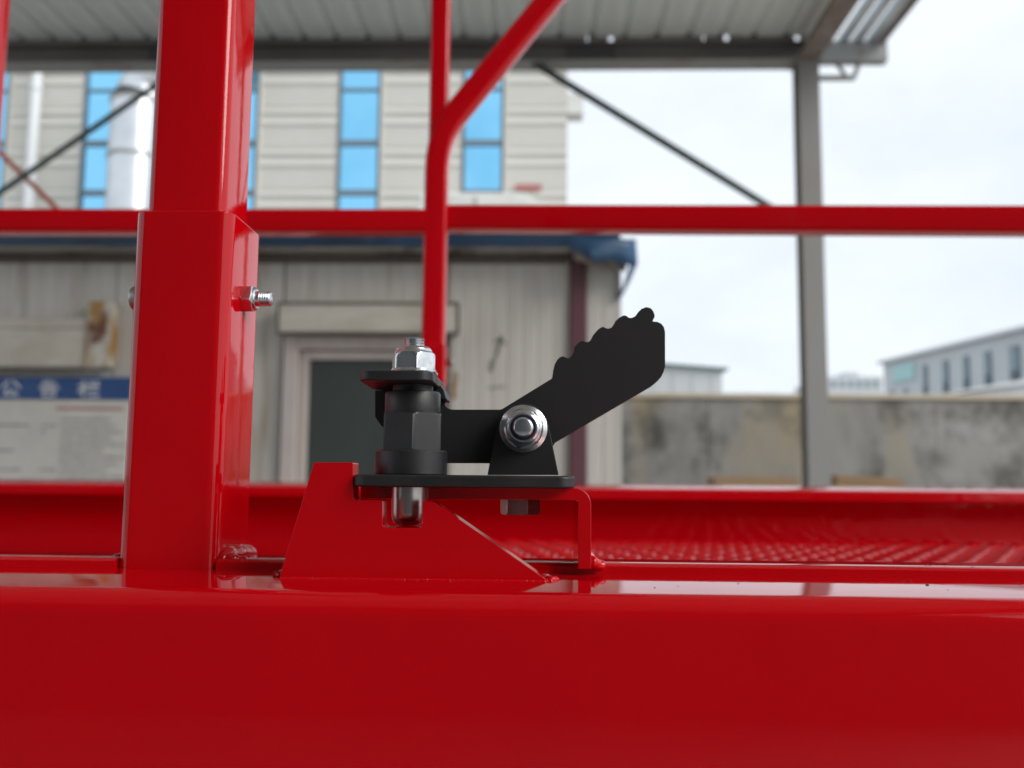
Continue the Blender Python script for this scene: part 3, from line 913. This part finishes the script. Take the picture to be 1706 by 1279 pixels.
# weld beads: lumpy fillets
def weld(pts, r, seed, flatten=1.0, taper=6):
    bm = bmesh.new()
    pts = [Vector(p) for p in pts]
    n = len(pts); seg = 12
    dense = []
    for a, b in zip(pts, pts[1:]):
        k = max(2, int((b - a).length / (r * .22)))
        dense += [a.lerp(b, i / k) for i in range(k)]
    dense.append(pts[-1])
    rings = []
    for i, p in enumerate(dense):
        t = (dense[min(i + 1, len(dense) - 1)] - dense[max(i - 1, 0)]).normalized()
        q = t.to_track_quat('Z', 'Y')
        w = i / (len(dense) - 1)
        e = math.sqrt(max(.01, 1 - abs(2 * w - 1) ** taper))
        rad = r * e * (1 + .04 * math.sin(i * 1.1) + .30 * noise.noise((seed, i * .16, 0)))
        rings.append([bm.verts.new(p + q @ Vector((rad * math.cos(2 * math.pi * k / seg), rad * math.sin(2 * math.pi * k / seg), 0)) * (1 + .10 * noise.noise((seed + k * .5, i * .2, 3)))) for k in range(seg)])
    for a, b in zip(rings, rings[1:]):
        for k in range(seg): bm.faces.new((a[k], a[(k + 1) % seg], b[(k + 1) % seg], b[k]))
    bm.faces.new(rings[0][::-1]); bm.faces.new(rings[-1])
    for v in bm.verts:
        v.co.z = zb_ + (v.co.z - zb_) * flatten if v.co.z > zb_ else v.co.z
    return obj('weld_bead', bm, WELD, pf, smooth=80)
zb_ = ZC + ZB
weld([(-.1502, .4292, zb_ + .002), (-.1495, .4328, zb_ + .0048), (-.1482, .4395, zb_ + .0055), (-.1485, .4529, zb_ + .0045), (-.149, .4736, zb_ + .003)], .0047, 1)
weld([(-.1490, .4328, zb_ + .0040), (-.1440, .4334, zb_ + .0035), (-.1385, .4346, zb_ + .0022)], .0030, 11)
weld([(-.2015, .4286, zb_ + .001), (-.2025, .4359, zb_ + .003), (-.2025, .4736, zb_ + .003)], .0028, 2)
YQ = YP + .0125
weld([(px(466, 967, YP), YP - .0002, zb_ + .0001), (px(690, 968, YP), YP - .0003, zb_ + .0001), (px(912, 970, YP), YP - .0002, zb_ + .0001)], .0007, 17, 1, 40)
weld([(px(500, 962, YQ), YQ + .001, zb_ + .0006), (px(470, 962, YQ), YQ + .0005, zb_ + .0008), (px(463, 960, YP + .006), YP + .007, zb_ + .0012), (px(457, 960, YP + .01), YP + .014, zb_ + .0006)], .0024, 3, .75, 3)
weld([(px(860, 966, YQ), YQ + .001, zb_ + .0006), (px(905, 966, YQ), YQ, zb_ + .0008), (px(917, 967, YP + .006), YP + .005, zb_ + .0008), (px(932, 967, YP + .008), YP + .009, zb_ + .0002)], .0022, 4, .7, 3)
for k, (u, dy, r) in enumerate(((908, .0015, .0011), (915, .002, .0014), (922, .004, .0010))):
    weld([(px(u, 967, YP), YP + dy, zb_), (px(u + 4, 967, YP), YP + dy + .002, zb_ + .0003)], r, 30 + k, .8, 2)
weld([(xr - .001, .4170, zb_ + .007), (xr + .0018, .4188, zb_ + .0052), (xr + .006, .4231, zb_ + .0035)], .0026, 5)
weld([(xr + .001, .4237, zb_ + .005), (xr + .001, .4797, zb_ + .004)], .003, 6)

# ================================================================= telescopic guard post
gp = thing('guard_post', (-.1765, .37, ZC + ZB), 'tall glossy red inner tube standing in the bolted post sleeve', 'post')
bm = bmesh.new()
flat(bm, rrect(-.1950, -.1556, .4298, .4687, .0052, 8), ZC + ZB + .02, ZC + .62)
obj('inner_tube', bm, RED, gp, smooth=35)
YN = .4493
zn = ZC + .0896
bt = bmesh.new()
prof = [(.0026, -.002), (.0031, -.0015)]
hh = 0
prof = [(.0040, -.0515), (.0040, .0085)]
k = .0085
while k < .0128:
    prof += [(.0040, k), (.0034, k + .0006), (.0040, k + .0012)]; k += .0012
prof += [(.0037, k + .0004), (.0030, k + .0010), (.0002, k + .0011)]
lathe(bt, prof, (-.1502, YN, zn), 'X', 32)
bolt = obj('cross_bolt', bt, ZINC, gp, smooth=40)
def nut(c, axis, flat_r, h, rot, flange=0, fh=0, dome=0, sgn=1, ch=.10, m=ZINC, parent=None, name='nut'):
    bm = bmesh.new()
    cr = flat_r / math.cos(math.pi / 6)
    pr = []
    z = 0
    if flange:
        pr += [(flange - .0003, 0), (flange, .0003), (flange, fh * .45), (flange - .0006, fh * .6), (flat_r + .0009, fh)]
        lathe(bm, [(r, sgn * hh) for r, hh in pr], c, axis, 48)
        z = fh * .8
    pr = [(cr * (.97 if flange else .91), z), (cr, z + (.0003 if flange else cr * .07)), (cr, z + h - cr * ch), (cr * .975, z + h - cr * ch * .66), (cr * .94, z + h - cr * ch * .34), (cr * .90, z + h - cr * ch * .12), (flat_r * .97, z + h)]
    if dome:
        pr += [(flat_r * .93, z + h + dome * .15), (flat_r * .88, z + h + dome * .6), (flat_r * .78, z + h + dome * .92), (flat_r * .62, z + h + dome)]
    else:
        pr += [(flat_r * .6, z + h + .00005)]
    lathe(bm, [(r, sgn * hh) for r, hh in pr], c, axis, 96, rfun=hexr(flat_r, rot))
    return obj(name, bm, m, parent, smooth=22)
nut((-.1501, YN, zn), 'X', .0064, .0052, R(12), dome=.0016, m=ZINC, parent=bolt)
bm = bmesh.new()
lathe(bm, [(.0064, 0), (.0064, -.0078), (.0058, -.0090), (.0030, -.0100), (.0003, -.0103)], (-.1986, YN, zn), 'X', 24)
obj('bolt_head', bm, ZINC_D, bolt, smooth=40)

# ================================================================= far guardrail
gr = thing('guardrail', (-.14, 1.2540, ZC - .02), 'red square tube guardrail with bent diagonal brace across the platform', 'guardrail')
YR = 1.2358
def tube(name, pts, w, d, up=Vector((0, 1, 0)), r=.005):
    bm = bmesh.new(); tube_path(bm, pts, w, d, r, up); return obj(name, bm, RED_FAR, gr, smooth=35)
def TP(u, v, Y=YR): return at(u, v, Y)
# rails
za = pz(350, 370, YR)
tube('mid_rail', [Vector((XL + .05, YR, za)), Vector((px(714, 366, YR), YR, za - .001))], .033, .033)
p1 = TP(735, 365, 1.2540); p2 = at(1720, 369, 1.15)
dvec = p2 - p1; p3 = p2 + dvec * .35
tube('mid_rail', [p1, p3], .035, .034, up=Vector((0, 1, 0)))
# upright bent into the diagonal
xu = px(722, 560, YR)
k0 = TP(722, 250); 
e0 = TP(940, -30, YR); 
low = Vector((xu, YR, ZC - .02))
knee = Vector((xu + .001, YR, TP(722, 228).z))
dd_ = (e0 - knee).normalized()
pts = [low, knee - Vector((0, 0, .05))]
for k in range(1, 6):
    w = k / 6
    s_, c_, e_2 = knee - Vector((0, 0, .05)), knee, knee + dd_ * .05
    pts.append((1 - w) ** 2 * s_ + 2 * w * (1 - w) * c_ + w * w * e_2)
pts += [knee + dd_ * .05, knee + dd_ * .55]
tube('bent_tube', pts, .0325, .030)
xv = px(734, 60, YR)
tube('upright', [Vector((xv, YR + .002, TP(722, 238).z)), Vector((xv, YR + .002, ZC + .95))], .0272, .027)
# clamp plate low on the upright
obj('clamp_plate', bbox(xu - .0165, xu + .0185, YR - .018, YR + .016, pz(722, 640, YR), pz(722, 575, YR)), RED_FAR, gr, bevel=.003, smooth=0)
bm = bmesh.new(); lathe(bm, [(.006, 0), (.006, .008), (.004, .010)], (xu + .0186, YR, pz(722, 603, YR)), 'X', 16); obj('clamp_bolt', bm, ZINC_D, gr)
xl_ = px(-8, 0, YR)
tube('upright', [Vector((xl_, YR, ZC - .02)), Vector((xl_, YR, ZC + .95))], .030, .030)

# ================================================================= foot pedal latch
PX, PY = -.0570, .4091
la = thing('foot_pedal_latch', (PX, PY, ZC - .0046), 'black foot pedal latch with spring pin bolted to the red bracket', 'latch')
# base plate with rounded plan corners
bm = bmesh.new()
bx0_, bx1_ = px(594, 800, .3957), px(957, 803, .3957)
flat(bm, rrect(bx0_, bx1_, .3841, .4602, .0075, 7), ZC - .0046, ZC + .0008)
obj('base_plate', bm, BLACK, la, bevel=.0011, segs=3, smooth=35)
# stepped pin housing
bm = bmesh.new()
lathe(bm, [(.0159, 0), (.0163, .0004), (.0163, .0103), (.0158, .0110), (.010, .0112)], (PX - .0002, PY, ZC + .0008), 'Z', 64)
obj('housing_collar', bm, BLACK, la, smooth=35)
bm = bmesh.new()
fr_ = .0128
cr = fr_ / math.cos(math.pi / 6)
h0, h1 = .0118, .0285
lathe(bm, [(cr * .97, h0), (cr, h0 + .0003), (cr, h1 - .0012), (cr * .965, h1 - .0006), (cr * .92, h1)], (PX, PY, ZC), 'Z', 144, rfun=hexr(fr_, R(-90 - 22 - 30)))
obj('hex_housing', bm, BLACK, la, smooth=22)
bm = bmesh.new()
lathe(bm, [(.0125, .0284), (.0126, .0290), (.0126, .0375), (.0121, .0383), (.008, .0383)], (PX, PY, ZC), 'Z', 64)
obj('housing_neck', bm, BLACK, la, smooth=35)
bm = bmesh.new()
lathe(bm, [(.0092, .0382), (.0092, .0416)], (PX, PY, ZC), 'Z', 40)
obj('spring_guide', bm, BLACKG, la, smooth=35)
# locking pin
bm = bmesh.new()
lathe(bm, [(.0003, -.0222), (.0045, -.0220), (.0066, -.0208), (.0078, -.0182), (.0080, -.0160), (.0080, -.0040)], (PX - .0010, PY + .0006, ZC), 'Z', 48)
obj('locking_pin', bm, PINM, la, smooth=50)
# lever plate with pedal arm
YV = .4316
zt_tab = .0459
TEETH = [(920.6, 629.5), (921.6, 616.3), (924.0, 606.9), (928.1, 599.4), (932.8, 594.4), (938.5, 592.9), (943.5, 595.3), (946.9, 596.8), (951.6, 593.2), (955.0, 587.2), (956.3, 580.7), (959.1, 575.0), (964.7, 569.8), (970.4, 566.6), (974.1, 567.9), (977.3, 569.8), (982.6, 568.3), (985.6, 563.2), (987.4, 559.1), (991.9, 553.5), (996.6, 548.4), (1002.3, 544.5), (1006.6, 544.1), (1008.8, 546.0), (1013.5, 546.9), (1019.1, 545.4), (1022.5, 540.3), (1025.3, 534.7), (1031.3, 529.1), (1037.9, 525.3), (1042.6, 524.8), (1047.3, 528.5), (1052.0, 529.5), (1058.5, 526.3), (1063.2, 519.7), (1068.9, 514.1), (1077.3, 510.9), (1084.8, 513.1), (1088.6, 517.8), (1091.0, 524.4), (1090.4, 529.1), (1088.2, 532.3), (1087.6, 535.1)]
LV = [(px(u, v, YV), pz(u, v, YV) - ZC) for u, v in [(745, 682), (835, 682)] + TEETH]
tabR = px(733, 640, YV)
outl = [(px(624, 660, YV), zt_tab - .0045), (tabR - .001, zt_tab - .0045), (px(738, 660, YV), pz(738, 662, YV) - ZC)] + LV + \
       [(px(u, v, YV), pz(u, v, YV) - ZC) for u, v in ((1095.1, 535.6), (1101.7, 538.5), (1106.4, 544.1), (1108.3, 552.5), (1108.4, 610.7), (1106.0, 618.6), (1101.7, 627.6), (1095.1, 635.1), (1085.7, 643.0), (925, 737), (905, 772), (715, 771), (712, 712), (637, 712), (624, 694))]
rads = [0, .002, .004, .005, .003] + [0] * (len(TEETH) + 9) + [.001, .004, .003, .002, .002, .004]
outl = [(x, z + ZC) for x, z in round_poly(outl, rads, 6)]
bm = bmesh.new(); prism(bm, outl, YV, YV + .005)
lev = obj('lever_plate', bm, BLACKG, la, bevel=.0005, segs=2, smooth=50)
# tab folded forward over the pin
bm = bmesh.new()
tx0, tx1 = px(601, 626, .3933), px(722, 628, .3933)
flat(bm, [(tx1, .4377)] + [(tx0 + .006, .4377)] + [(px(622, 655, YV), .4261)] + rrect(tx0, tx1, .3862, .4286, .0062, 6)[14:28], ZC + zt_tab - .0046, ZC + zt_tab)
obj('lever_tab', bm, BLACK, lev, bevel=.0009, segs=3, smooth=35)
bm = bmesh.new()
prism(bm, [(tx1 - .004, ZC + zt_tab - .0048), (tx1 - .001, ZC + zt_tab - .0008), (tx1 + .0022, ZC + .0405), (tx1 + .0035, ZC + .036), (tx1 + .001, ZC + .036)], .4200, .4376)
obj('tab_fold', bm, BLACK, lev, bevel=.0006, smooth=35)
# ribbed foot tread along the pedal
TR = TEETH + [(1060, 562), (940, 634)]
bm = bmesh.new(); prism(bm, poly(TR, YV), YV + .0049, YV + .040)
obj('foot_tread', bm, BLACKG, lev, bevel=.0005, smooth=35)
# pivot lugs
YG = .4225
lug = poly([(812, 791), (822, 738), (832, 700), (846, 678), (872, 670), (897, 678), (912, 700), (931, 791)], YG)
lug = round_poly(lug, [.0005, .01, .01, .008, .012, .008, .01, .0005], 5)
for y in (YG, YV + .0062):
    bm = bmesh.new(); prism(bm, [(x, max(z, ZC + .0006)) for x, z in lug], y, y + .0058)
    obj('pivot_lug', bm, BLACKG, la, bevel=.0006, smooth=35)
# pivot bolt with flange nut
c = at(872, 714, YG)
bm = bmesh.new()
prof = [(.0047, .024), (.0047, -.0096)]
k = -.0096
while k > -.0108: prof += [(.0047, k), (.0042, k - .0004), (.0047, k - .0008)]; k -= .0008
prof += [(.0044, k - .0005), (.0037, k - .0009), (.0003, k - .0009)]
lathe(bm, prof, (c.x, YG, c.z), 'Y', 36)
pb = obj('pivot_bolt', bm, ZINC, la, smooth=35)
nut((c.x, YG - .0001, c.z), 'Y', .0084, .0060, R(17), flange=.0112, fh=.0026, dome=.0018, sgn=-1, ch=.22, m=ZINC, parent=pb, name='flange_nut')
bm = bmesh.new(); lathe(bm, [(.0058, -.0098), (.0059, -.0103), (.0045, -.0104)], (c.x, YG, c.z), 'Y', 36)
obj('nylon_ring', bm, NYLON, pb, smooth=35)
# top stud with flange nut
bm = bmesh.new()
prof = [(.0050, .0460), (.0050, .0590)]
k = .0590
while k < .0625: prof += [(.0050, k), (.0044, k + .0006), (.0050, k + .0012)]; k += .0012
prof += [(.0046, k + .0004), (.0040, k + .0007), (.0003, k + .0008)]
lathe(bm, prof, (PX, PY, ZC), 'Z', 36)
ts = obj('top_stud', bm, ZINC, la, smooth=35)
nut((PX, PY, ZC + .0460), 'Z', .0092, .0082, R(-90 - 14 - 30), flange=.0112, fh=.0028, dome=.0028, ch=.26, m=ZINC, parent=ts, name='flange_nut')
# bolt head under the bracket
c2 = at(867, 834, .4432)
nut((c2.x, .4432, zt1 - th - .0001), 'Z', .0086, .0078, R(-90 - 8 - 30), m=ZINC_D, parent=la, name='bolt_head', sgn=-1)

# grit and dried drops on the beam top
bm = bmesh.new()
rg = random.Random(11)
for k in range(14):
    x, y = rg.uniform(.03, .33), rg.uniform(.362, .418)
    r = rg.choice((.0003, .0004, .0005, .0008))
    lathe(bm, [(r, 0), (r * .8, r * .4), (r * .3, r * .6)], (x, y, zb_ + .00005), 'Z', 7)
for k in range(16):
    x, y = rg.uniform(-.3, .33), rg.uniform(.426, .448)
    r = rg.choice((.0003, .0004, .0006))
    lathe(bm, [(r, 0), (r * .8, r * .4), (r * .3, r * .6)], (x, y, zb_ + .00435), 'Z', 7)
obj('grit', bm, DARKM, pf, smooth=0, kind='stuff')
